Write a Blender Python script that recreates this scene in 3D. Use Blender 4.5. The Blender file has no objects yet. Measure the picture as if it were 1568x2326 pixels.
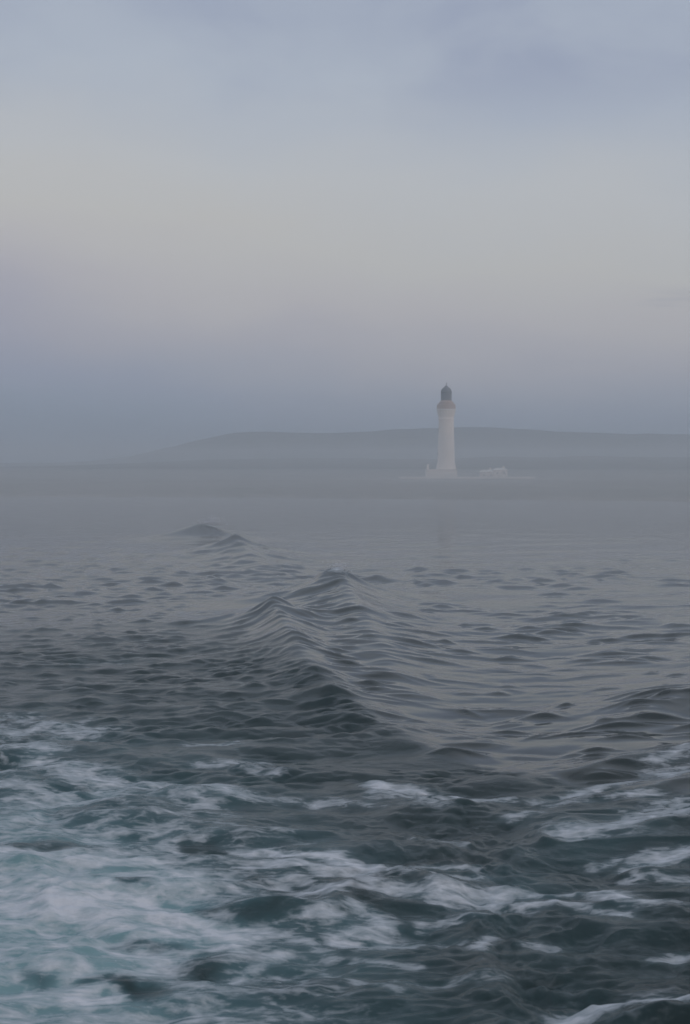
import bpy, bmesh, math, random
import numpy as np
from mathutils import Vector
random.seed(7)
rng = np.random.default_rng(11)
S = bpy.context.scene
COL = S.collection

def lin(r, g, b, a=1.0):
    f = lambda v: (v/255/12.92) if v/255 <= .04045 else ((v/255+.055)/1.055)**2.4
    return (f(r), f(g), f(b), a)

# ------------------------------------------------------------------ camera
CAM_H = 9.0
F = 3230.0                                   # focal length in units of a 1568 x 2326 frame (50 mm, portrait)
HOR = 1052.0                                 # row of the horizon in that frame
PITCH = math.atan((1163-HOR)/F)              # looking slightly down
cd = bpy.data.cameras.new('camera')
cam = bpy.data.objects.new('camera', cd); COL.objects.link(cam)
cd.sensor_fit = 'VERTICAL'; cd.sensor_height = 36.0; cd.lens = 36.0*F/2326
cd.clip_start = .5; cd.clip_end = 20000
cam.location = (0, 0, CAM_H); cam.rotation_euler = (math.pi/2-PITCH, 0, 0)
S.camera = cam
cd.dof.use_dof = True; cd.dof.focus_distance = 480.0; cd.dof.aperture_fstop = 2.2

# ------------------------------------------------------------------ render settings
S.view_settings.view_transform = 'Standard'; S.view_settings.look = 'None'
S.view_settings.gamma = 1; S.view_settings.exposure = 0.0
S.cycles.volume_bounces = 2
S.cycles.max_bounces = 6
S.cycles.use_denoising = True

# ------------------------------------------------------------------ sky: overcast dusk
SUN_EL, SUN_AZ = math.radians(14), math.radians(122)       # azimuth clockwise from +Y (view direction): behind right
world = bpy.data.worlds.new('World'); S.world = world; world.use_nodes = True
nt = world.node_tree; nt.nodes.clear()
def N(t, typ, **kw):
    n = t.nodes.new(typ)
    for k, v in kw.items(): setattr(n, k, v)
    return n
def math_node(t, op, a, b=None, clamp=False):
    n = N(t, 'ShaderNodeMath', operation=op, use_clamp=clamp)
    for i, v in enumerate((a, b)):
        if v is None: continue
        if isinstance(v, (int, float)): n.inputs[i].default_value = v
        else: t.links.new(v, n.inputs[i])
    return n.outputs[0]
def ramp(t, fac, stops, interp='LINEAR'):
    n = N(t, 'ShaderNodeValToRGB'); r = n.color_ramp; r.interpolation = interp
    while len(r.elements) < len(stops): r.elements.new(.5)
    for e, (p, c) in zip(r.elements, stops):
        e.position = p; e.color = c
    t.links.new(fac, n.inputs[0]); return n.outputs[0]
def mix(t, fac, a, b, blend='MIX'):
    n = N(t, 'ShaderNodeMix', data_type='RGBA', blend_type=blend)
    for s, v in ((n.inputs[0], fac), (n.inputs[6], a), (n.inputs[7], b)):
        if isinstance(v, (int, float)): s.default_value = v
        elif isinstance(v, tuple): s.default_value = v
        else: t.links.new(v, s)
    return n.outputs[2]
def maprange(t, v, a, b, c, d, smooth=False):
    n = N(t, 'ShaderNodeMapRange', interpolation_type='SMOOTHSTEP' if smooth else 'LINEAR')
    t.links.new(v, n.inputs[0])
    for i, q in enumerate((a, b, c, d)): n.inputs[i+1].default_value = q
    return n.outputs[0]
def noise(t, vec, scale, detail=4, rough=.55, dist=0.0):
    n = N(t, 'ShaderNodeTexNoise'); n.inputs['Scale'].default_value = scale
    n.inputs['Detail'].default_value = detail; n.inputs['Roughness'].default_value = rough
    n.inputs['Distortion'].default_value = dist
    if vec is not None: t.links.new(vec, n.inputs['Vector'])
    return n.outputs[0]
def mapping(t, vec, scale=(1, 1, 1), loc=(0, 0, 0), rot=(0, 0, 0)):
    n = N(t, 'ShaderNodeMapping'); t.links.new(vec, n.inputs[0])
    n.inputs['Scale'].default_value = scale; n.inputs['Location'].default_value = loc
    n.inputs['Rotation'].default_value = rot
    return n.outputs[0]

tc = N(nt, 'ShaderNodeTexCoord'); gen = tc.outputs['Generated']
sep = N(nt, 'ShaderNodeSeparateXYZ'); nt.links.new(gen, sep.inputs[0])
# soft uneven edge of the cloud bands
wob = noise(nt, mapping(nt, gen, (3, 3, 9)), 1.6, 3, .5)
wob = maprange(nt, wob, .25, .75, -.022, .022)
tilt = math_node(nt, 'MULTIPLY', sep.outputs[0], .085)           # the bright band sits lower towards the right
el = math_node(nt, 'ADD', math_node(nt, 'ADD', sep.outputs[2], wob), tilt)
el01 = maprange(nt, el, -.05, .45, 0, 1)
P = lambda z: (z+.05)/.5
sky_col = ramp(nt, el01, [
    (P(-.05), lin(126, 136, 151)), (P(.0), lin(131, 142, 160)), (P(.02), lin(141, 150, 168)), (P(.043), lin(152, 156, 173)), (P(.058), lin(162, 163, 174)),
    (P(.080), lin(175, 171, 176)), (P(.105), lin(184, 179, 179)), (P(.150), lin(188, 186, 182)),
    (P(.20), lin(184, 186, 188)), (P(.26), lin(170, 178, 190)), (P(.31), lin(160, 169, 185)), (P(.40), lin(160, 169, 184)), (1, lin(190, 196, 206))])
# violet-grey bank low on the left
lf = maprange(nt, sep.outputs[0], -.09, -.27, 0, 1, True)
lb = ramp(nt, el01, [(0, (0, 0, 0, 1)), (P(.03), (.15, .15, .15, 1)), (P(.06), (1, 1, 1, 1)), (P(.09), (.8, .8, .8, 1)), (P(.13), (0, 0, 0, 1))])
sky_col = mix(nt, math_node(nt, 'MULTIPLY', math_node(nt, 'MULTIPLY', lf, lb), .48), sky_col, lin(143, 143, 167))
# grey-blue cloud patches high up
cl = noise(nt, mapping(nt, gen, (3.2, 3.2, 7.0), (0.1, 0, .3)), 1.7, 5, .55, .3)
clf = maprange(nt, cl, .38, .66, 0, 1, True)
clh = maprange(nt, sep.outputs[2], .20, .30, 0, 1, True)
bx_ = math_node(nt, 'DIVIDE', math_node(nt, 'SUBTRACT', sep.outputs[0], .125), .10)
bz_ = math_node(nt, 'DIVIDE', math_node(nt, 'SUBTRACT', sep.outputs[2], .285), .035)
bb = math_node(nt, 'EXPONENT', math_node(nt, 'MULTIPLY', math_node(nt, 'ADD', math_node(nt, 'MULTIPLY', bx_, bx_), math_node(nt, 'MULTIPLY', bz_, bz_)), -.7))
clm = math_node(nt, 'ADD', math_node(nt, 'MULTIPLY', clh, .45), math_node(nt, 'MULTIPLY', bb, .55))
sky_col = mix(nt, math_node(nt, 'MULTIPLY', clf, clm, True), sky_col, lin(140, 149, 173))
# thin streaks low on the right
st = noise(nt, mapping(nt, gen, (5, 5, 60), (.2, 0, 0)), 1.3, 4, .5, .2)
stf = maprange(nt, st, .58, .72, 0, 1, True)
sth = ramp(nt, el01, [(P(.07), (0, 0, 0, 1)), (P(.1), (1, 1, 1, 1)), (P(.125), (1, 1, 1, 1)), (P(.15), (0, 0, 0, 1))])
stx = maprange(nt, sep.outputs[0], .04, .18, 0, 1, True)
sky_col = mix(nt, math_node(nt, 'MULTIPLY', math_node(nt, 'MULTIPLY', stf, sth), math_node(nt, 'MULTIPLY', stx, .5)), sky_col, lin(158, 158, 166))
back = maprange(nt, sep.outputs[1], .25, -.5, 0, 1, True)        # the sky behind the camera, on the side of the set sun, is warmer
sky_col = mix(nt, back, sky_col, mix(nt, 1.0, sky_col, (1.10, 1.0, .90, 1), 'MULTIPLY'))
skyt = N(nt, 'ShaderNodeTexSky', sky_type='NISHITA'); skyt.sun_disc = False
skyt.sun_elevation = SUN_EL; skyt.sun_rotation = SUN_AZ
nis = N(nt, 'ShaderNodeVectorMath', operation='SCALE'); nt.links.new(skyt.outputs[0], nis.inputs[0]); nis.inputs['Scale'].default_value = .05
sky_col = mix(nt, .04, sky_col, nis.outputs[0])
bg = N(nt, 'ShaderNodeBackground'); nt.links.new(sky_col, bg.inputs[0]); bg.inputs[1].default_value = 1.13
wo = N(nt, 'ShaderNodeOutputWorld'); nt.links.new(bg.outputs[0], wo.inputs[0])

# ------------------------------------------------------------------ sun behind thin cloud
sd = bpy.data.lights.new('sun', 'SUN'); sun = bpy.data.objects.new('sun', sd); COL.objects.link(sun)
sd.energy = .55; sd.angle = math.radians(22); sd.color = (1, .80, .68)
sv = Vector((math.sin(SUN_AZ)*math.cos(SUN_EL), math.cos(SUN_AZ)*math.cos(SUN_EL), math.sin(SUN_EL)))
sun.rotation_euler = sv.to_track_quat('Z', 'Y').to_euler()

# ------------------------------------------------------------------ helpers
def at(px, py, z=0.0):
    """point of the height z seen at (px, py) of the 1568 x 2326 frame"""
    x, y = (px-784)/F, (1163-py)/F
    c, s = math.cos(PITCH), math.sin(PITCH)
    d = Vector((x, c+y*s, -s+y*c))
    k = (z-CAM_H)/d.z
    return Vector((d.x*k, d.y*k, z))

def tag(o, label=None, cat=None, group=None, kind=None):
    if label: o['label'] = label
    if cat: o['category'] = cat
    if group: o['group'] = group
    if kind: o['kind'] = kind
    return o

def link(name, me, mat=None, parent=None, smooth=False):
    o = bpy.data.objects.new(name, me); COL.objects.link(o)
    if mat: me.materials.append(mat)
    if smooth: me.polygons.foreach_set('use_smooth', [True]*len(me.polygons))
    if parent: o.parent = parent
    return o

def build(name, bm, mat, parent=None, smooth=False, auto=None):
    bmesh.ops.recalc_face_normals(bm, faces=bm.faces)
    me = bpy.data.meshes.new(name); bm.to_mesh(me); bm.free()
    o = link(name, me, mat, parent, smooth)
    if auto is not None: me.set_sharp_from_angle(angle=math.radians(auto))
    return o

def empty(name, loc, rz=0):
    o = bpy.data.objects.new(name, None); COL.objects.link(o)
    o.location = loc; o.rotation_euler = (0, 0, rz); o.empty_display_size = .5
    return o

def box(bm, x0, x1, y0, y1, z0, z1):
    vs = [bm.verts.new(p) for p in ((x0, y0, z0), (x1, y0, z0), (x1, y1, z0), (x0, y1, z0), (x0, y0, z1), (x1, y0, z1), (x1, y1, z1), (x0, y1, z1))]
    for f in ((0, 3, 2, 1), (4, 5, 6, 7), (0, 1, 5, 4), (1, 2, 6, 5), (2, 3, 7, 6), (3, 0, 4, 7)):
        bm.faces.new([vs[i] for i in f])

def lathe(bm, prof, seg=48, x=0, y=0):
    rings = []
    for r, z in prof:
        if r < 1e-5: rings.append([bm.verts.new((x, y, z))])
        else: rings.append([bm.verts.new((x+r*math.cos(2*math.pi*i/seg), y+r*math.sin(2*math.pi*i/seg), z)) for i in range(seg)])
    for a, b in zip(rings, rings[1:]):
        if len(a) == 1 and len(b) == 1: continue
        for i in range(seg):
            j = (i+1) % seg
            if len(a) == 1: bm.faces.new((a[0], b[i], b[j]))
            elif len(b) == 1: bm.faces.new((a[i], a[j], b[0]))
            else: bm.faces.new((a[i], a[j], b[j], b[i]))
    if len(rings[0]) > 1: bm.faces.new(list(reversed(rings[0])))
    if len(rings[-1]) > 1: bm.faces.new(rings[-1])

def bar(bm, p, q, r, seg=6):
    p, q = Vector(p), Vector(q); d = (q-p).normalized()
    u = d.cross(Vector((0, 0, 1))) if abs(d.z) < .95 else d.cross(Vector((1, 0, 0)))
    u.normalize(); v = d.cross(u)
    a, b = [], []
    for i in range(seg):
        t = 2*math.pi*i/seg; o = u*math.cos(t)*r+v*math.sin(t)*r
        a.append(bm.verts.new(p+o)); b.append(bm.verts.new(q+o))
    for i in range(seg):
        j = (i+1) % seg; bm.faces.new((a[i], a[j], b[j], b[i]))
    bm.faces.new(list(reversed(a))); bm.faces.new(b)

def material(name):
    m = bpy.data.materials.new(name); m.use_nodes = True
    t = m.node_tree; t.nodes.clear()
    out = N(t, 'ShaderNodeOutputMaterial'); b = N(t, 'ShaderNodeBsdfPrincipled')
    t.links.new(b.outputs[0], out.inputs[0])
    return m, t, b, out

def paint(name, c1, c2, scale=.6, rough=.8, zstretch=.3, streaks=.0):
    m, t, b, out = material(name)
    co = N(t, 'ShaderNodeTexCoord').outputs['Object']
    n = noise(t, mapping(t, co, (1, 1, zstretch)), scale, 6, .6)
    f = maprange(t, n, .35, .68, 0, 1)
    t.links.new(mix(t, f, c1, c2), b.inputs['Base Color'])
    b.inputs['Roughness'].default_value = rough
    bp = N(t, 'ShaderNodeBump'); bp.inputs['Strength'].default_value = .25; bp.inputs['Distance'].default_value = .05
    t.links.new(noise(t, co, 4, 4), bp.inputs['Height']); t.links.new(bp.outputs[0], b.inputs['Normal'])
    return m

# value noise in numpy for the terrain and the sea
_perm = rng.permutation(4096).astype(np.int64); _val = rng.random(4096)*2-1
def vnoise(x, y, seed=0):
    xi = np.floor(x).astype(np.int64); yi = np.floor(y).astype(np.int64)
    fx = x-xi; fy = y-yi
    fx = fx*fx*fx*(fx*(fx*6-15)+10); fy = fy*fy*fy*(fy*(fy*6-15)+10)
    g = lambda a, b: _val[_perm[(_perm[(a+seed*131) & 4095]+b) & 4095]]
    a = g(xi, yi); b = g(xi+1, yi); c = g(xi, yi+1); d = g(xi+1, yi+1)
    return (a*(1-fx)+b*fx)*(1-fy)+(c*(1-fx)+d*fx)*fy
def fbm(x, y, octv=4, seed=0, gain=.5):
    s = 0; a = 1
    for k in range(octv):
        s = s+a*vnoise(x*2**k+k*17.3, y*2**k+k*9.1, seed+k); a *= gain
    return s
def sstep(a, b, x):
    t = np.clip((x-a)/(b-a), 0, 1); return t*t*(3-2*t)

def grid_mesh(name, X, Y, Z, wrap=False):
    nr, nc = X.shape
    me = bpy.data.meshes.new(name)
    co = np.stack([X, Y, Z], -1).reshape(-1, 3).astype(np.float32)
    i = np.arange(nr-1)[:, None]*nc; j = np.arange(nc if wrap else nc-1)[None, :]; j2 = (j+1) % nc
    q = np.stack([i+j, i+j2, i+nc+j2, i+nc+j], -1).reshape(-1, 4).astype(np.int32)
    me.vertices.add(len(co)); me.vertices.foreach_set('co', co.ravel())
    me.loops.add(q.size); me.loops.foreach_set('vertex_index', q.ravel())
    me.polygons.add(len(q)); me.polygons.foreach_set('loop_start', np.arange(len(q), dtype=np.int32)*4)
    me.update(calc_edges=True); me.validate()
    me.polygons.foreach_set('use_smooth', np.ones(len(q), dtype=bool))
    return me

# ------------------------------------------------------------------ water
th_f = np.radians(np.arange(-19.5, 19.5001, .042))
th_l = np.radians(-19.5-(np.linspace(1, 0, 60)[:-1]**1.8)*160.0)
th_r = np.radians(19.5+(np.linspace(0, 1, 60)[1:-1]**1.8)*160.0)
TH = np.concatenate([th_l, th_f, th_r])
v = np.arange(1422*9/19.0, 1422*9/620.0, -.46)
R = np.concatenate([np.linspace(2.0, 18.8, 90), 1422*9/v, np.geomspace(640, 7600, 50)])
dR = np.gradient(R)
RR, TT = np.meshgrid(R, TH, indexing='ij'); DD = np.broadcast_to(dR[:, None], RR.shape)
X = RR*np.sin(TT); Y = RR*np.cos(TT)
cell = np.maximum(DD, .0)
V = RR.copy()

def poly_dist(pts, X, Y, reach):
    """distance to a polyline (signed, + on its right), with the interpolated third value; only where within reach"""
    P_ = np.array([(p[0], p[1], p[2]) for p in pts])
    sel = np.nonzero((X > P_[:, 0].min()-reach) & (X < P_[:, 0].max()+reach) & (Y > P_[:, 1].min()-reach) & (Y < P_[:, 1].max()+reach))
    x, y = X[sel], Y[sel]
    best = np.full(x.shape, 1e9); val = np.zeros_like(x); side = np.zeros_like(x); den = np.zeros_like(x)
    for k in range(len(P_)-1):
        a, b = P_[k], P_[k+1]; dx, dy = b[0]-a[0], b[1]-a[1]; L2 = dx*dx+dy*dy+1e-9
        t = np.clip(((x-a[0])*dx+(y-a[1])*dy)/L2, 0, 1)
        ex, ey = x-(a[0]+t*dx), y-(a[1]+t*dy); d = np.hypot(ex, ey)
        best = np.minimum(d, best)
        q = 1/(d+.2)**2; q = q*q*q; den += q
        val += q*(a[2]+t*(b[2]-a[2]))
        side += q*(dx*ey-dy*ex)/(math.sqrt(L2)*d+1e-6)
    val /= den; side /= den
    return sel, best, val, side

def resample(pts, n=48):
    """smooth curve through world points (x, y, value)"""
    p = np.array(pts, float)
    d = np.r_[0, np.cumsum(np.hypot(np.diff(p[:, 0]), np.diff(p[:, 1])))]
    s = np.linspace(0, d[-1], n)
    q = np.stack([np.interp(s, d, p[:, k]) for k in range(3)], -1)
    for _ in range(2):
        q[1:-1] = .25*q[:-2]+.5*q[1:-1]+.25*q[2:]
    return q

# crests of the ship's wake: (picture column, row, height), width in front of / behind the crest
RIDGES = [
    ([(380, 1308, .1), (511, 1327, .25), (580, 1338, .35), (650, 1343, .5), (720, 1330, 1.05), (768, 1300, 1.75)], 2.6, 3.6),
    ([(768, 1300, 1.75), (800, 1350, 1.25), (832, 1405, .85), (875, 1475, .55), (925, 1550, .3), (970, 1610, .0)], 3.0, 2.2),
    ([(300, 1425, .05), (430, 1410, .25), (540, 1392, .65), (620, 1368, 1.35)], 2.4, 3.0),
    ([(620, 1368, 1.35), (652, 1420, 1.1), (692, 1480, .85), (735, 1540, .65), (810, 1590, .5), (910, 1645, .38), (1010, 1683, .25), (1100, 1683, .1)], 1.45, 2.2),
    ([(380, 1266, .1), (470, 1250, .6), (537, 1222, 1.6)], 3.2, 4.5),
    ([(537, 1222, 1.6), (565, 1252, 1.0), (605, 1290, .5), (650, 1325, .1)], 3.2, 2.8),
    ([(360, 1208, .2), (415, 1197, .9), (455, 1188, 1.75), (490, 1198, .8), (530, 1212, .2)], 4.0, 5.0),
    ([(1180, 1690, .0), (1290, 1660, .10), (1400, 1622, .25), (1500, 1580, .45), (1600, 1548, .7), (1760, 1520, .9)], 2.0, 3.0),
    ([(960, 1752, .02), (1040, 1745, .15), (1110, 1735, .3), (1200, 1743, .2), (1290, 1735, .22), (1370, 1706, .36), (1450, 1692, .46), (1568, 1688, .5), (1720, 1680, .5)], .75, 1.6),
    ([(835, 1768, .1), (860, 1776, .3), (950, 1793, .27), (1070, 1806, .25), (1170, 1806, .05)], .8, 1.1),
    ([(1200, 1806, .02), (1290, 1792, .2), (1400, 1775, .3), (1568, 1745, .42), (1720, 1715, .4)], .9, 1.4),
    ([(1240, 1880, .02), (1290, 1870, .25), (1450, 1862, .38), (1568, 1838, .46), (1720, 1805, .4)], 1.0, 1.4),
    ([(1380, 1985, .02), (1450, 1962, .25), (1568, 1930, .35), (1700, 1895, .3)], .8, 1.2),
    ([(1060, 2036, .03), (1180, 2028, .2), (1380, 2030, .25), (1500, 2050, .1), (1568, 2060, .05)], .8, 1.2),
    ([(560, 1945, .03), (660, 1938, .2), (780, 1950, .2), (900, 1975, .1), (1000, 1990, .02)], .8, 1.2),
    ([(-100, 1960, .2), (60, 1955, .25), (200, 1968, .15), (330, 1985, .05)], .8, 1.2),
    ([(1290, 2345, .05), (1400, 2312, .3), (1500, 2292, .42), (1600, 2300, .4), (1700, 2330, .2)], .45, .6),
    ([(380, 2188, .02), (450, 2163, .15), (520, 2158, .12), (570, 2170, .02)], .45, .7),
    ([(205, 2230, .02), (250, 2219, .09), (330, 2219, .09), (385, 2228, .02)], .28, .5),
    ([(20, 2225, .02), (80, 2212, .07), (150, 2218, .02)], .3, .5),
    ([(960, 2078, .02), (1150, 2066, .2), (1400, 2085, .3), (1600, 2095, .28), (1750, 2100, .2)], .8, 1.1),
    ([(500, 2056, .02), (580, 2052, .16), (700, 2066, .2), (860, 2100, .02)], .5, .8),
    ([(-90, 1902, .12), (90, 1898, .14), (190, 1915, .02)], .7, 1.0),
    ([(100, 1860, .02), (180, 1852, .16), (300, 1850, .2), (430, 1842, .1), (560, 1836, .02)], .6, 1.0),
    ([(330, 1795, .02), (400, 1785, .2), (520, 1795, .22), (650, 1800, .05)], .8, 1.2),
]
Z = np.zeros_like(X)
RIDGE = np.zeros_like(X)                       # how close to a big wake crest
for pts, w0, w1 in RIDGES:
    q = resample([tuple(at(a, b, h)[:2])+(h,) for a, b, h in pts])
    reach = 6*max(w0, w1)
    sel, d, val, side = poly_dist(q, X, Y, reach)
    # crest lines run left to right (front = right side) or towards the viewer (left face is the front one)
    w = .5*(w0+w1)+.5*(w1-w0)*side
    e = .16*w
    prof = np.exp(-(np.sqrt(d*d+e*e)-e)/w)
    hz = val*prof*sstep(0, 1, (reach-d)/reach*1.5)
    Z[sel] = (Z[sel]**4+hz**4)**.25
# broad hollow between the wake crests
for px, py, sx, sy, dep in ((1050, 1600, 7, 18, .45), (620, 1300, 6, 16, .35), (1350, 1500, 7, 20, .25)):
    c = at(px, py); Z -= dep*np.exp(-((X-c.x)/sx)**2-((Y-c.y)/sy)**2)
BIG = Z.copy()

# regions ---------------------------------------------------------------
def to_px(X, Y):
    """where the flat sea point lies in the 1568 x 2326 frame (used only to lay out the regions on the sea)"""
    c, s = math.cos(PITCH), math.sin(PITCH)
    yc = Y*s-CAM_H*c; zc = Y*c+CAM_H*s
    zc = np.where(zc > .5, zc, .5)
    return 784+F*X/zc, 1163-F*yc/zc
U, W = to_px(X, Y)
front = Y > 4
nwarp = fbm(X/6, Y/9, 3, 40)
# churned water of the propeller wash: left of the inner crest and everything close to the stern
edge = np.interp(W, [1350, 1400, 1440, 1540, 1640, 1700, 1760, 1820, 1900], [330, 420, 560, 690, 850, 980, 1300, 1700, 2400])
CHURN = sstep(60, -60, U+nwarp*45-edge)*sstep(1330, 1500, W)
CHURN = np.where(front, CHURN, 1.0)
WASH = sstep(1560, 1800, W+nwarp*40-np.interp(U, [0, 400, 900, 1568], [0, 60, 190, 170]))
WASH = np.where(front, WASH, 1.0)

# wind ripples and short seas: many small trains -------------------------
gust = .8+.95*fbm(X/11, Y/16, 3, 3)
gust = np.clip(gust, .25, 1.8)
gust2 = np.clip(.8+1.5*fbm(X/2.6, Y/3.2, 2, 13), .12, 2.4)*gust
hump = np.clip(BIG/.5, 0, 1)*sstep(38, 52, RR)
DX = np.zeros_like(X); DY = np.zeros_like(X)
def train(n, l0, l1, spread, slope, mask, seed, stretch=1.0, ang0=0.0):
    r = np.random.default_rng(seed)
    wx = 0.9*fbm(X/9, Y/9, 2, seed+5); wy = 0.9*fbm(X/9+50, Y/9, 2, seed+6)
    for k in range(n):
        lam = l0*(l1/l0)**((k+r.random())/n)
        a = -math.pi/2+ang0+r.normal()*spread
        kx, ky = math.cos(a)*2*math.pi/lam, math.sin(a)*2*math.pi/lam
        amp = slope*lam/(2*math.pi)*math.sqrt(2/n)
        at_ = sstep(1.7, 3.4, lam/np.maximum(dR, R*math.radians(.042)))[:, None]
        rows = at_[:, 0] > .001
        if not rows.any(): continue
        ph = kx*(X[rows]+wx[rows])+ky*(Y[rows]+wy[rows])+r.random()*6.28
        g = amp*at_[rows]*mask[rows]
        global Z
        Z[rows] += g*np.sin(ph)
        DX[rows] -= .8*g*np.cos(ph)*math.cos(a)
        DY[rows] -= .8*g*np.cos(ph)*math.sin(a)
calm = 1-CHURN
far_l = sstep(1000, 500, U)*sstep(1640, 1480, W)
def band(pts, hw):
    q = resample([tuple(at(a, b))[:2]+(1,) for a, b in pts]); out = np.zeros_like(X)
    sel, d, val, side = poly_dist(q, X, Y, hw*3); out[sel] = np.exp(-(d/hw)**2); return out
slick = band([(800, 1330), (850, 1420), (900, 1500), (960, 1580), (1060, 1650)], 1.4)
c = at(560, 1378); slick = np.maximum(slick, np.exp(-((X-c.x)/3.6)**2-((Y-c.y)/7)**2))
rough = band([(735, 1345), (770, 1410), (810, 1480), (850, 1540), (930, 1610)], 2.2)
RM = (1-.45*CHURN)*(1+.7*far_l)*(1-.75*slick)
train(40, .7, 2.3, .8, .030, gust*RM, 1)
train(24, .8, 2.4, .8, .04, rough*(1-.6*slick), 9)
train(14, 2.5, 6, .45, .022, gust*(1-.6*slick), 11)
train(14, 4.5, 13, .5, .020, np.ones_like(X), 2)
patch = np.clip(.75+1.1*fbm(X/2.3, Y/3.4, 3, 55), .12, 2.0)
train(36, .28, 1.5, .5, .17, CHURN*patch*(1-.45*WASH), 3, ang0=.22)
train(16, 1.4, 4.5, .45, .07, CHURN*gust, 4, ang0=.15)
# single short-crested wavelets
def packets(n, r0, r1, th_max, amp, sd, sl, wfun, seed):
    r = np.random.default_rng(seed)
    rr = np.sqrt(r.random(n)*(r1*r1-r0*r0)+r0*r0); tt = np.radians((r.random(n)*2-1)*th_max)
    for k in range(n):
        x, y = rr[k]*math.sin(tt[k]), rr[k]*math.cos(tt[k])
        grow = max(.8, min(1.15, (rr[k]/75)**.5))
        d_, l_ = sd*grow*math.exp(np.clip(r.normal(), -2, 1.2)*.28), sl*grow*math.exp(np.clip(r.normal(), -2, 1.4)*.4)
        a = amp*(d_/sd)**.6*math.exp(np.clip(r.normal(), -2.5, 1)*.45)
        rot = r.normal()*.22
        ext = 3.2*max(d_, l_)
        i0, i1 = np.searchsorted(R, [rr[k]-3.4*max(d_, abs(math.sin(rot))*l_), rr[k]+3.4*max(d_, abs(math.sin(rot))*l_)])
        j0, j1 = np.searchsorted(TH, [tt[k]-ext/rr[k], tt[k]+ext/rr[k]])
        if i1-i0 < 2 or j1-j0 < 2: continue
        ic, jc = min(np.searchsorted(R, rr[k]), len(R)-1), min(np.searchsorted(TH, tt[k]), len(TH)-1)
        w = wfun(ic, jc)
        if w < .05: continue
        xx, yy = X[i0:i1, j0:j1]-x, Y[i0:i1, j0:j1]-y
        c, s_ = math.cos(rot), math.sin(rot)
        u, v_ = xx*c+yy*s_, -xx*s_+yy*c
        v_ = v_+.12*u*u/l_                                   # slightly curved crest
        e = np.exp(-u*u/(2*l_*l_))
        q = np.where(v_ < 0, np.exp(-(np.sqrt(v_*v_+.03*d_*d_)-.173*d_)/(.62*d_)), np.exp(-(np.sqrt(v_*v_+.03*d_*d_)-.173*d_)/(1.1*d_)))
        Z[i0:i1, j0:j1] += w*a*e*(q*sstep(3.4, 2.0, np.abs(v_)/d_))
packets(2500, 42, 175, 17, .092, .34, .60, lambda i, j: (1-CHURN[i, j])*(1-.8*slick[i, j])*min(gust[i, j], 1.3)*float(sstep(175, 95, RR[i, j])), 21)
packets(3000, 50, 185, 17, .086, .33, .45, lambda i, j: (1-.6*CHURN[i, j])*(1-.8*slick[i, j])*far_l[i, j]*float(sstep(200, 110, RR[i, j])), 22)
packets(750, 48, 120, 10, .12, .38, .75, lambda i, j: (rough[i, j]**.5)*(1-.6*slick[i, j]), 23)
packets(2600, 46, 105, 15, .055, .24, .36, lambda i, j: CHURN[i, j]*(1-WASH[i, j]), 24)
Z += hump*.05*fbm(X/2.6+nwarp, Y/2.2, 2, 90)
# tumbling water in the wash
lumps = fbm(X/1.9+nwarp, Y/1.5, 4, 60, .5)
ridg = 1-np.abs(fbm(X/2.6+.6*nwarp, Y/1.7, 3, 70, .5))
at_far = sstep(110, 60, RR)
Z += WASH*at_far*(.13*lumps+.16*(ridg-.6))

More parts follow.
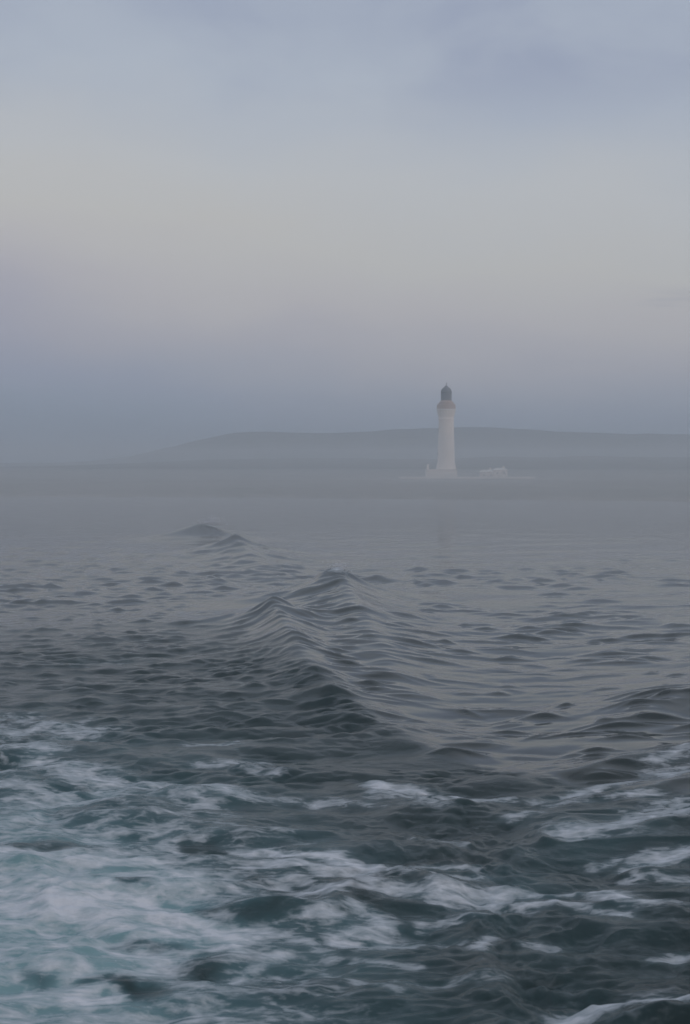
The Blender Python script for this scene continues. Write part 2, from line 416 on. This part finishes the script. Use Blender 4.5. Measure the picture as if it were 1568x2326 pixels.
# foam ------------------------------------------------------------------
# (picture points, half depth in picture rows, strength)
FOAM = [
    ([(0, 1655), (80, 1650), (160, 1668)], 16, .5), ([(20, 1622), (150, 1640), (200, 1652)], 10, .42), ([(-60, 1700), (60, 1705), (130, 1725)], 16, .5),
    ([(170, 1740), (210, 1770), (300, 1795)], 18, .52), ([(-60, 1788), (50, 1795), (120, 1815)], 15, .5), ([(-60, 1760), (120, 1752)], 20, .42),
    ([(330, 1775), (400, 1786), (520, 1797), (560, 1803)], 12, .56), ([(560, 1803), (700, 1806), (830, 1815)], 12, .4), ([(380, 1800), (480, 1835)], 14, .4),
    ([(470, 1728), (590, 1727)], 8, .45), ([(460, 1688), (510, 1684)], 8, .4), ([(540, 1735), (620, 1750)], 8, .36), ([(200, 1508), (260, 1502)], 7, .3),
    ([(-60, 1835), (100, 1828), (260, 1818)], 14, .48), ([(-60, 1870), (90, 1858), (140, 1870)], 14, .5), ([(300, 1850), (420, 1870), (560, 1885)], 10, .34),
    ([(-60, 1900), (120, 1900), (300, 1918), (420, 1930)], 18, .55), ([(420, 1930), (640, 1938), (760, 1948), (860, 1968)], 14, .7), ([(560, 1965), (700, 1975), (840, 1985)], 16, .6),
    ([(-60, 1962), (60, 1958), (200, 1970), (420, 1990), (560, 1985)], 20, .66), ([(-60, 1995), (200, 2010), (400, 2010)], 24, .58),
    ([(-60, 2040), (140, 2050), (300, 2060), (420, 2085)], 34, .74), ([(40, 2080), (250, 2085), (420, 2100), (520, 2125)], 34, .8), ([(-60, 2110), (120, 2110)], 24, .55),
    ([(420, 2085), (510, 2118), (555, 2160)], 16, .72), ([(300, 2130), (440, 2140), (530, 2150)], 22, .62), ([(-60, 2170), (150, 2165), (280, 2170)], 22, .68),
    ([(250, 2180), (340, 2195), (400, 2200)], 24, .66), ([(120, 2200), (200, 2230), (180, 2270)], 22, .6), ([(-60, 2215), (30, 2210)], 18, .6), ([(-60, 2280), (120, 2278), (240, 2268)], 20, .66),
    ([(200, 2252), (330, 2254), (440, 2246)], 10, .62), ([(440, 2246), (530, 2225), (580, 2200), (640, 2160)], 14, .56), ([(560, 2250), (640, 2280), (700, 2300)], 9, .4),
    ([(640, 2020), (740, 2035), (820, 2065), (860, 2090)], 12, .6), ([(700, 2090), (830, 2105), (930, 2130)], 18, .55), ([(780, 2120), (860, 2150)], 18, .5), ([(560, 2010), (680, 2010), (760, 2030)], 14, .5),
    ([(600, 2110), (700, 2130), (760, 2170)], 11, .42), ([(820, 2180), (950, 2200)], 10, .4), ([(740, 2200), (820, 2230), (900, 2250)], 10, .36),
    ([(860, 1966), (980, 1968), (1080, 1975)], 9, .5), ([(880, 1990), (1010, 2000), (1110, 1990)], 9, .46), ([(860, 2020), (1000, 2040), (1120, 2048)], 18, .58),
    ([(1120, 2036), (1230, 2030), (1380, 2032), (1420, 2045)], 15, .62), ([(1400, 2052), (1480, 2070), (1580, 2075)], 14, .5), ([(1170, 2060), (1300, 2065), (1420, 2080)], 12, .48), ([(1450, 2000), (1600, 2006)], 14, .42),
    ([(846, 1772), (875, 1783), (960, 1795), (1060, 1807)], 8, .66), ([(1060, 1807), (1150, 1802)], 6, .55), ([(860, 1800), (1000, 1815)], 12, .42),
    ([(1230, 1806), (1310, 1792), (1400, 1776), (1470, 1772)], 9, .5), ([(1470, 1772), (1540, 1750), (1640, 1730)], 12, .48), ([(1250, 1820), (1360, 1810), (1480, 1800)], 8, .4), ([(1490, 1725), (1600, 1705)], 10, .5),
    ([(1282, 1872), (1380, 1868), (1470, 1860), (1568, 1842), (1680, 1820)], 17, .48), ([(1300, 1890), (1420, 1890), (1560, 1870), (1680, 1850)], 16, .56), ([(1440, 1835), (1520, 1820), (1640, 1800)], 10, .45),
    ([(1430, 1968), (1500, 1948), (1568, 1932), (1680, 1905)], 12, .52), ([(1290, 1908), (1360, 1902)], 8, .4), ([(1160, 1850), (1230, 1840)], 8, .4), ([(1340, 1955), (1400, 1945)], 6, .4),
    ([(1095, 2165), (1110, 2140), (1130, 2130)], 9, .42), ([(1000, 2130), (1060, 2140)], 8, .36), ([(1200, 2150), (1260, 2155)], 9, .36),
    ([(1310, 2335), (1400, 2312), (1480, 2296), (1550, 2296), (1640, 2310)], 20, .66), ([(1480, 2190), (1568, 2175), (1640, 2170)], 11, .45), ([(950, 1905), (1050, 1912)], 6, .34),
    ([(520, 1880), (660, 1890)], 8, .34), ([(900, 2230), (1000, 2240), (1140, 2232)], 10, .32), ([(620, 2200), (700, 2230)], 9, .4), ([(960, 2090), (1100, 2088)], 12, .4),
]
HOLES = [((450, 2190), 74, 32, .95), ((290, 2232), 88, 13, .95), ((250, 2010), 60, 10, .5), ((330, 2130), 80, 9, .5), ((85, 2232), 58, 18, .35), ((120, 2140), 100, 12, .35), ((560, 2075), 90, 16, .8), ((610, 2005), 90, 14, .6), ((60, 1935), 90, 14, .9), ((470, 1915), 60, 14, .8), ((840, 2045), 50, 10, .6), ((500, 2060), 50, 10, .5)]
foam = np.zeros_like(X)
FX, FY = fbm(X*1.1, Y*.8, 3, 21), fbm(X*.9, Y*.7, 3, 22)
for pts, hd, s in FOAM:
    wp = []
    for a, b in pts:
        p = at(a, b); wp.append((p.x, p.y, 0))
    mid = pts[len(pts)//2]
    q0, q1 = at(mid[0], mid[1]-hd), at(mid[0], mid[1]+hd)
    wd = (q0.y-q1.y)/2
    reach = wd*4.5
    sel, d, val, side = poly_dist(resample(wp, 24), X+.35*wd*FX, Y+.8*wd*FY, reach)
    foam[sel] = np.maximum(foam[sel], s*(.72*np.exp(-(d/wd)**2*.9)+.28*np.exp(-d/wd*.75)*sstep(4.5, 3, d/wd)))
for px, py, z_, sx, sy, a_ in ((768, 1303, 1.7, .55, .9, .75), (472, 1190, 1.5, 1.3, 1.2, .6), (540, 1223, 1.5, .6, .8, .35), (625, 1370, 1.2, .5, .8, .3)):
    c = at(px, py, z_); foam = np.maximum(foam, a_*np.exp(-((X-c.x)/sx)**2-((Y-c.y)/sy)**2))
base = .31*WASH*sstep(1000, 350, U)*sstep(1700, 2000, W)+.10*WASH
foam = np.maximum(foam, np.where(front, base, .3))
hole = np.zeros_like(X)
for (a, b), sx, sy, s in HOLES:
    hole = np.maximum(hole, s*front*np.exp(-(((U+FX*55-a)/sx)**2+((W+FY*17-b)/sy)**2)))
    foam *= 1-s*np.exp(-(((U+FX*55-a)/sx)**2+((W+FY*17-b)/sy)**2))*front
aer = np.clip(.10*CHURN+.75*sstep(1500, 2050, W)*sstep(1000, 0, U)*CHURN+.05*WASH+.55*foam+.16*fbm(X/3, Y/3, 3, 30)*WASH, 0, 1)
c0 = at(60, 2110)
aer *= 1-.75*hole
aer = np.clip(.8*aer+.5*np.exp(-((X-c0.x)/2.7)**2-((Y-c0.y)/3.0)**2)*(1-hole), 0, 1)
Z += .05*sstep(.45, .9, foam)*at_far*(1+fbm(X*2.2, Y*2.2, 3, 80))
X2 = X+DX; Y2 = Y+DY
me = grid_mesh('water', X2, Y2, Z, wrap=True)
# beyond about 100 m the small ripples are finer than the mesh: they become surface roughness
far_rough = .16*sstep(80, 230, RR)
for nm, arr in (('foam', foam), ('aerated', aer), ('churn', CHURN), ('unresolved_ripple', far_rough)):
    at_ = me.attributes.new(nm, 'FLOAT', 'POINT'); at_.data.foreach_set('value', arr.ravel().astype(np.float32))

m, t, b, out = material('sea_water')
co = N(t, 'ShaderNodeTexCoord').outputs['Object']
A = lambda n: N(t, 'ShaderNodeAttribute', attribute_name=n).outputs['Fac']
fo, ae, ch = A('foam'), A('aerated'), A('churn')
# domain-warped foam texture
wv = N(t, 'ShaderNodeTexNoise'); t.links.new(co, wv.inputs['Vector']); wv.inputs['Scale'].default_value = .9; wv.inputs['Detail'].default_value = 3
wsc = N(t, 'ShaderNodeVectorMath', operation='MULTIPLY_ADD'); t.links.new(wv.outputs['Color'], wsc.inputs[0])
wsc.inputs[1].default_value = (.7, .45, 0); t.links.new(co, wsc.inputs[2])
wc = wsc.outputs[0]
n1 = noise(t, mapping(t, wc, (.65, 1.1, .6)), 1.3, 6, .64, .1)
n2 = noise(t, mapping(t, wc, (.5, 1.3, .6)), 6.5, 5, .64, .1)
def filament(sc, width, seed):
    q = noise(t, mapping(t, wc, (.6, 1.2, .6), (seed, seed*.7, 0)), sc, 3, .5, .1)
    q = math_node(t, 'ABSOLUTE', math_node(t, 'SUBTRACT', q, .5))
    return maprange(t, q, 0, width, 1, 0)
f1, f2 = filament(1.0, .13, 3.1), filament(2.9, .15, 8.3)
tex = math_node(t, 'MULTIPLY', math_node(t, 'SUBTRACT', n1, .5), 1.0)
for v_, k_ in ((math_node(t, 'SUBTRACT', n2, .5), .75), (f1, .26), (f2, .17)):
    tex = math_node(t, 'ADD', tex, math_node(t, 'MULTIPLY', v_, k_))
lev = math_node(t, 'ADD', tex, fo)
fmask = maprange(t, lev, .46, 1.06, 0, 1)
fmask = math_node(t, 'MULTIPLY', fmask, maprange(t, fo, .04, .30, 0, 1, True))
deep = mix(t, maprange(t, noise(t, co, .35, 3), .35, .65, 0, 1), (.010, .019, .019, 1), (.014, .025, .025, 1))
teal = mix(t, maprange(t, noise(t, wc, .8, 4), .3, .7, 0, 1), (.045, .10, .12, 1), (.08, .165, .19, 1))
wcol = mix(t, maprange(t, ae, .62, 1.0, 0, 1, True), mix(t, maprange(t, ae, 0, .8, 0, 1), deep, teal), (.17, .30, .33, 1))
# bubbles just under the surface: a soft pale veil round the foam
veil = math_node(t, 'MULTIPLY', maprange(t, math_node(t, 'ADD', math_node(t, 'MULTIPLY', tex, .55), fo), .22, 1.0, 0, 1, True), .85)
wcol = mix(t, veil, wcol, mix(t, ae, (.17, .215, .25, 1), (.21, .32, .36, 1)))
col = mix(t, fmask, wcol, (.60, .64, .70, 1))
t.links.new(col, b.inputs['Base Color'])
b.inputs['IOR'].default_value = 1.333
t.links.new(math_node(t, 'MAXIMUM', maprange(t, fmask, 0, .6, .03, .75), math_node(t, 'MAXIMUM', maprange(t, veil, 0, .8, .03, .45), math_node(t, 'ADD', maprange(t, ch, 0, 1, .03, .10), A('unresolved_ripple')))), b.inputs['Roughness'])
t.links.new(math_node(t, 'MULTIPLY', maprange(t, fmask, 0, .8, .5, .12), maprange(t, ch, 0, 1, 1, .34)), b.inputs['Specular IOR Level'])
bp = N(t, 'ShaderNodeBump'); bp.inputs['Strength'].default_value = 1.0; bp.inputs['Distance'].default_value = 1.0
rip = noise(t, mapping(t, co, (1, 1.35, 1)), 4.5, 4, .6, .3)
chs = maprange(t, ch, 0, 1, .0015, .022)
fb = math_node(t, 'MULTIPLY', fmask, .035)
hgt = math_node(t, 'ADD', math_node(t, 'MULTIPLY', rip, chs), math_node(t, 'MULTIPLY', fb, n2))
t.links.new(hgt, bp.inputs['Height']); t.links.new(bp.outputs[0], b.inputs['Normal'])
water = link('water', me, m)
tag(water, 'grey sea with the wake of a ship and pale foam', 'sea', kind='structure')

# ------------------------------------------------------------------ spray thrown up where the wake crests break
m_spray = paint('spray_white', (.72, .75, .80, 1), (.6, .64, .70, 1), 6, .6)
def spray(px, py, z0, n, sx, sz, label, smin=.012, smax=.05):
    bm = bmesh.new(); c = at(px, py, z0)
    for k in range(n):
        p = c+Vector((random.gauss(0, sx), random.gauss(0, sx), abs(random.gauss(0, sz))))
        r = random.uniform(smin, smax)*(1-.5*random.random())
        vs = [bm.verts.new(p+Vector(d)*r) for d in ((1, 0, 0), (-1, 0, 0), (0, 1, 0), (0, -1, 0), (0, 0, 1.3), (0, 0, -1.3))]
        for a_ in (0, 1):
            for b_ in (2, 3):
                for c_ in (4, 5): bm.faces.new((vs[a_], vs[b_], vs[c_]))
    o = build('spray', bm, m_spray, None, True)
    return tag(o, label, 'spray', kind='stuff')
spray(769, 1301, 1.75, 420, .3, .32, 'fine white spray thrown up from the nearest pointed wave crest')
spray(480, 1192, 1.45, 1100, .8, .42, 'faint white spray blowing off the farthest wave crest', .025, .075)

# ------------------------------------------------------------------ land
m_land, t, b, out = material('heath')
co = N(t, 'ShaderNodeTexCoord').outputs['Object']
g1 = noise(t, co, .02, 6, .6); g2 = noise(t, co, .25, 4)
c = mix(t, maprange(t, g1, .35, .65, 0, 1), (.09, .10, .065, 1), (.13, .12, .09, 1))
c = mix(t, maprange(t, g2, .45, .7, 0, .5), c, (.17, .165, .14, 1))
rk = N(t, 'ShaderNodeAttribute', attribute_name='bare_rock').outputs['Fac']
c = mix(t, math_node(t, 'MULTIPLY', rk, maprange(t, noise(t, co, .12, 5, .65), .38, .6, 0, 1), True), c, (.36, .34, .31, 1))
t.links.new(c, b.inputs['Base Color']); b.inputs['Roughness'].default_value = .95

LX, LY = at(1012, 1109).x, 507.0
# low island the lighthouse stands on
gx = np.linspace(-1100, 1300, 300); s = np.linspace(0, 1, 90)**1.5
GX, GS = np.meshgrid(gx, s, indexing='xy')
shore = np.interp(gx, [-1100, -500, -150, -60, -20, 10, 60, 120, 300, 1300], [600, 470, 385, 372, 366, 350, 335, 328, 320, 330])+6*fbm(gx/40, gx*0, 4, 5)
back = 900+30*fbm(gx/200, gx*0, 3, 6)
GY = shore[None, :]+(back-shore)[None, :]*GS
run = GY-shore[None, :]
rise = np.interp(run, [0, 4, 30, 90, 150, 190, 330, 420, 600], [-1.5, .4, 1.6, 2.8, 3.6, 4.4, 9.5, 11.8, 8])
GZ = rise+.35*fbm(GX/25, GY/25, 4, 7)*sstep(0, 20, run)+1.3*fbm(GX/120, GY/120, 3, 8)*sstep(150, 300, run)
GZ *= sstep(-330, -20, GX)*.62+.38
pad = np.exp(-(((GX-LX-6)/42)**4)-(((GY-LY)/26)**4))
GZ = GZ*(1-pad)+3.6*pad
GZ -= 6*sstep(.94, 1, GS)+0*GZ
rock = np.clip(np.exp(-((GX-LX)/48)**2-((GY-LY+30)/45)**2)+.8*sstep(14, 3, run)+.35*fbm(GX/60, GY/30, 3, 12)*sstep(160, 60, run), 0, 1)
ime = grid_mesh('island_terrain', GX, GY, GZ)
ra = ime.attributes.new('bare_rock', 'FLOAT', 'POINT'); ra.data.foreach_set('value', rock.ravel().astype(np.float32))
island = link('island_terrain', ime, m_land)
tag(island, 'low grassy island shore behind the lighthouse', 'land', kind='structure')
# hills behind
prof = [(-700, 1054), (0, 1052), (150, 1051), (230, 1046), (330, 1031), (420, 1007), (500, 989), (550, 980), (600, 980), (700, 983.5), (780, 984.5), (850, 979), (960, 973.5), (1050, 970), (1150, 972.5), (1230, 978), (1300, 983), (1400, 985), (1568, 987), (1900, 992), (2600, 1010)]
HY = 1080.0
hx = np.linspace(-900, 1100, 360)
pu = np.interp(hx*F/HY+784, [p[0] for p in prof], [p[1] for p in prof])
for _ in range(6): pu[1:-1] = .25*pu[:-2]+.5*pu[1:-1]+.25*pu[2:]
hh = 9+(HOR-pu)*HY/F+.35*fbm(hx/18, hx*0, 4, 9)
sy = np.linspace(-1, 1, 60)
HX, SY = np.meshgrid(hx, sy, indexing='xy')
HYY = HY+SY*np.where(SY < 0, 170, 420)
bell = np.where(SY < 0, sstep(-1, 0, SY)**.8, 1-sstep(0, 1, SY))
HZ = -4+(hh[None, :]+4)*bell+1.2*fbm(HX/60, HYY/60, 4, 10)*bell*(1-bell)*4
hill = link('hills', grid_mesh('hills', HX, HYY, HZ), m_land)
tag(hill, 'long rounded hill fading into the haze', 'hill', kind='structure')

# ------------------------------------------------------------------ lighthouse
m_white = paint('white_tower_paint', (.86, .79, .73, 1), (.78, .71, .65, 1), .5)
m_trim = paint('white_trim', (.84, .82, .79, 1), (.76, .74, .70, 1), .8)
m_buff = paint('buff_stone', (.50, .39, .33, 1), (.42, .33, .28, 1), .9)
m_dark = paint('dark_lead', (.10, .103, .11, 1), (.14, .143, .15, 1), 1.2, .5)
m_glass, tg, bgl, _ = material('lantern_glass')
bgl.inputs['Base Color'].default_value = (.22, .23, .24, 1); bgl.inputs['Roughness'].default_value = .15
m_lens, tl, bl, _ = material('lens_glass')
bl.inputs['Base Color'].default_value = (.35, .32, .28, 1); bl.inputs['Roughness'].default_value = .1
m_roof = paint('slate_roof', (.16, .165, .17, 1), (.22, .22, .215, 1), 1.0)
m_win, _, bw, _ = material('window_glass'); bw.inputs['Base Color'].default_value = (.16, .17, .18, 1); bw.inputs['Roughness'].default_value = .15

G = 3.6
lh = empty('lighthouse', (LX, LY, G))
tag(lh, 'tall white lighthouse tower with a dark domed lantern and brownish gallery', 'lighthouse')
B = 5.2-G                                        # shaft starts on the plinth
zz = lambda sy: B+(1895-sy)*.0892                # picture row of the tower -> height above its foot
bm = bmesh.new()
lathe(bm, [(3.62, B-.02), (3.62, zz(1880)), (3.40, zz(1862)), (3.07, zz(1850)), (2.98, zz(1800)), (2.86, zz(1750)), (2.76, zz(1710)), (2.70, zz(1682))], 56)
tower = build('tower', bm, m_white, lh, True, 35)
bm = bmesh.new()
lathe(bm, [(2.70, zz(1682)-.04), (2.82, zz(1680)), (2.82, zz(1676)), (2.72, zz(1674)), (2.74, zz(1668)), (2.95, zz(1660)), (3.10, zz(1652)), (3.16, zz(1644)), (3.22, zz(1642)), (3.22, zz(1641))], 56)
build('corbel', bm, m_white, lh, True, 35)
bm = bmesh.new()                                 # little brackets under the gallery
for k in range(20):
    a = 2*math.pi*k/20; bar(bm, (2.76*math.cos(a), 2.76*math.sin(a), zz(1665)), (3.26*math.cos(a), 3.26*math.sin(a), zz(1643)), .13, 4)
build('bracket_ring', bm, m_trim, lh)
bm = bmesh.new(); lathe(bm, [(3.42, zz(1641)+.002), (3.46, zz(1640)), (3.46, zz(1638)), (3.40, zz(1637))], 56)
build('gallery_floor', bm, m_trim, lh, True, 35)
bm = bmesh.new()
lathe(bm, [(3.32, zz(1637)+.003), (3.34, zz(1630)), (3.30, zz(1625)), (3.30, zz(1621)), (3.12, zz(1620)), (3.10, zz(1632))], 56)
build('gallery_parapet', bm, m_buff, lh, True, 35)
bm = bmesh.new()
for k in range(28):
    a = 2*math.pi*k/28; bar(bm, (3.2*math.cos(a), 3.2*math.sin(a), zz(1621)), (3.2*math.cos(a), 3.2*math.sin(a), zz(1616)), .035, 5)
for z_ in (zz(1616), zz(1618.5)):
    for k in range(56):
        a, a2 = 2*math.pi*k/56, 2*math.pi*(k+1)/56
        bar(bm, (3.2*math.cos(a), 3.2*math.sin(a), z_), (3.2*math.cos(a2), 3.2*math.sin(a2), z_), .035, 5)
build('railing', bm, m_buff, lh)
bm = bmesh.new()
lathe(bm, [(2.75, zz(1637)+.004), (2.72, zz(1622)), (2.60, zz(1612)), (2.50, zz(1609)), (2.50, zz(1608)), (2.02, zz(1606)), (1.98, zz(1602))], 48)
build('lantern_base', bm, m_buff, lh, True, 35)
lan = None
bm = bmesh.new(); lathe(bm, [(1.86, zz(1602)+.003), (1.86, zz(1572))], 24)
lan = build('lantern_glazing', bm, m_glass, lh)
bm = bmesh.new()
zb, zt = zz(1602)+.01, zz(1571.5)
for k in range(12):
    a, a2 = 2*math.pi*k/12, 2*math.pi*(k+1)/12
    for lo in range(3):
        z0, z1 = zb+(zt-zb)*lo/3, zb+(zt-zb)*(lo+1)/3
        bar(bm, (1.9*math.cos(a), 1.9*math.sin(a), z0), (1.9*math.cos(a2), 1.9*math.sin(a2), z1), .06, 5)
        bar(bm, (1.9*math.cos(a2), 1.9*math.sin(a2), z0), (1.9*math.cos(a), 1.9*math.sin(a), z1), .06, 5)
        bar(bm, (1.9*math.cos(a), 1.9*math.sin(a), z1), (1.9*math.cos(a2), 1.9*math.sin(a2), z1), .06, 5)
build('glazing_bars', bm, m_dark, lan)
bm = bmesh.new()
dome = [(1.98, zz(1571.5)), (2.03, zz(1570))]
for k in range(1, 9):
    a = k/9*math.pi/2; dome.append((1.93*math.cos(a), zz(1570)+math.sin(a)*2.0))
dome += [(.62, zz(1549.5)), (.62, zz(1546)), (.45, zz(1544)), (.16, zz(1543))]
lathe(bm, dome, 40)
dm = build('dome', bm, m_dark, lh, True, 40)
bm = bmesh.new()
bar(bm, (0, 0, zz(1543.2)), (0, 0, zz(1532)), .09, 8); bar(bm, (-.12, 0, zz(1533)), (.5, 0, zz(1533)), .08, 6)
bmesh.ops.create_icosphere(bm, subdivisions=2, radius=.2, matrix=__import__('mathutils').Matrix.Translation((0, 0, zz(1538))))
build('weather_vane', bm, m_dark, dm)
# narrow windows up the landward and seaward sides of the shaft
for k, (sy_, az) in enumerate(((1815, -172), (1765, -8), (1720, -172))):
    bm = bmesh.new(); rr = np.interp(sy_, [1682, 1710, 1750, 1800, 1850], [2.70, 2.76, 2.86, 2.98, 3.07])
    box(bm, -.22, .22, -.08, .03, -.5, .5)
    o = build('window', bm, m_win, lh); a = math.radians(az)
    o.location = (rr*math.cos(a), rr*math.sin(a), zz(sy_)); o.rotation_euler = (0, 0, a+math.pi/2)

# flat-roofed block round the foot of the tower, with a chimney at its left end
ax = lambda px: (px-784)*LY/F
az_ = lambda py: 9-(py-HOR)*LY/F
ann = empty('base_building', ((ax(968)+ax(1036))/2, LY-2.5, G))
tag(ann, 'pale flat-roofed block round the foot of the lighthouse tower, chimney at its left end', 'building')
hw = (ax(1036)-ax(968))/2
bm = bmesh.new(); box(bm, -hw, hw, -3.5, 6.5, -1.0, az_(1065.5)-G-.22); build('wall', bm, m_white, ann)
bm = bmesh.new(); box(bm, -hw-.12, hw+.12, -3.62, 6.62, az_(1065.5)-G-.216, az_(1065.5)-G); rf = build('roof', bm, m_trim, ann)
bm = bmesh.new(); box(bm, -hw+.1, -hw+.9, -.4, .4, az_(1065.5)-G+.003, az_(1056)-G); box(bm, -hw+.02, -hw+.98, -.48, .48, az_(1056)-G+.002, az_(1054.6)-G); build('chimney', bm, m_white, rf)
bm = bmesh.new(); box(bm, -.5, .5, -.04, .03, 0, 2.0); o = build('door', bm, m_trim, ann); o.location = (hw*.45, -3.51, .1)
# keepers' cottage to the right
def cottage(x0, x1, ztop, zroof, yoff, name, label):
    e = empty(name, ((x0+x1)/2, LY+yoff, G)); tag(e, label, 'cottage'); w = (x1-x0)/2; d = 3.2
    zw = zroof-G; zt = ztop-G
    bm = bmesh.new(); box(bm, -w, w, -d, d, -1.0, zw); build('wall', bm, m_white, e)
    bm = bmesh.new()
    vs = [bm.verts.new(p) for p in ((-w-.15, -d-.2, zw+.003), (w+.15, -d-.2, zw+.003), (w+.15, d+.2, zw+.003), (-w-.15, d+.2, zw+.003), (-w+.9, 0, zt), (w-.9, 0, zt))]
    for f in ((0, 3, 2, 1), (0, 1, 5, 4), (2, 3, 4, 5), (1, 2, 5), (3, 0, 4)): bm.faces.new([vs[i] for i in f])
    r = build('roof', bm, m_trim, e)
    bm = bmesh.new(); box(bm, -.35, .35, -.3, .3, zt-.5, zt+.7); c = build('chimney', bm, m_white, r); c.location.x = w*.55
    n = max(2, int(w/1.3))
    for k in range(n):
        bm = bmesh.new(); box(bm, -.26, .26, -.03, .03, 0, .8); o = build('window', bm, m_win, e); o.location = (-w+(k+.5)*2*w/n, -d-.012, max(.2, zw-1.6))
    return e
cottage(ax(1122), ax(1152), az_(1063), az_(1067), 2, 'keepers_cottage', 'pale keepers cottage, taller of the two right of the tower, at the right end')
cottage(ax(1092), ax(1121.5), az_(1067), az_(1072), 2.4, 'keepers_cottage', 'lower pale cottage between the lighthouse tower and the taller cottage')
# white boundary wall
bw_ = empty('boundary_wall', (ax(1062), LY-9, G)); tag(bw_, 'low white boundary wall in front of the lighthouse compound', 'wall')
bm = bmesh.new(); xs = [ax(908)-ax(1062), ax(1208)-ax(1062)]
box(bm, xs[0], xs[1], -.25, .25, -1.5, az_(1083)-G); box(bm, xs[0], xs[0]+.5, .253, 22, -1.5, az_(1083)-G); box(bm, xs[1]-.5, xs[1], .253, 22, -1.5, az_(1083)-G)
build('wall', bm, m_white, bw_)
bm = bmesh.new(); box(bm, xs[0]-.08, xs[1]+.08, -.33, .33, az_(1083)-G+.002, az_(1082.2)-G); build('coping', bm, m_trim, bw_)

# ------------------------------------------------------------------ haze and the mist lying on the sound
def volume(name, x0, x1, y0, y1, z0, z1, dens, colr, label, aniso=0.0):
    bm = bmesh.new(); box(bm, x0, x1, y0, y1, z0, z1)
    m = bpy.data.materials.new(name+'_air'); m.use_nodes = True; t = m.node_tree; t.nodes.clear()
    o_ = N(t, 'ShaderNodeOutputMaterial'); pv = N(t, 'ShaderNodeVolumePrincipled')
    pv.inputs['Density'].default_value = dens; pv.inputs['Color'].default_value = colr
    pv.inputs['Density Attribute'].default_value = ''; pv.inputs['Anisotropy'].default_value = aniso
    t.links.new(pv.outputs[0], o_.inputs['Volume'])
    m.cycles.homogeneous_volume = True
    return tag(build(name, bm, m), label, 'haze', kind='stuff')
volume('haze', -7800, 7800, -7800, 7800, -6, 62, .00125, (.80, .885, .98, 1), 'thin bluish haze over the whole sound', .55)
volume('mist', -2400, 2400, 95, 890, -5, 3.0, .0024, (1, .985, .965, 1), 'low bank of mist lying on the water before the island', .55)
volume('mist', -2410, 2410, 120, 910, -5.1, 6.8, .0019, (1, .985, .97, 1), 'middle layer of mist as high as the cottages', .55)
volume('mist', -2420, 2420, 150, 930, -5.2, 17, .0014, (.97, .98, 1, 1), 'thin upper veil of mist reaching half way up the lighthouse', .55)
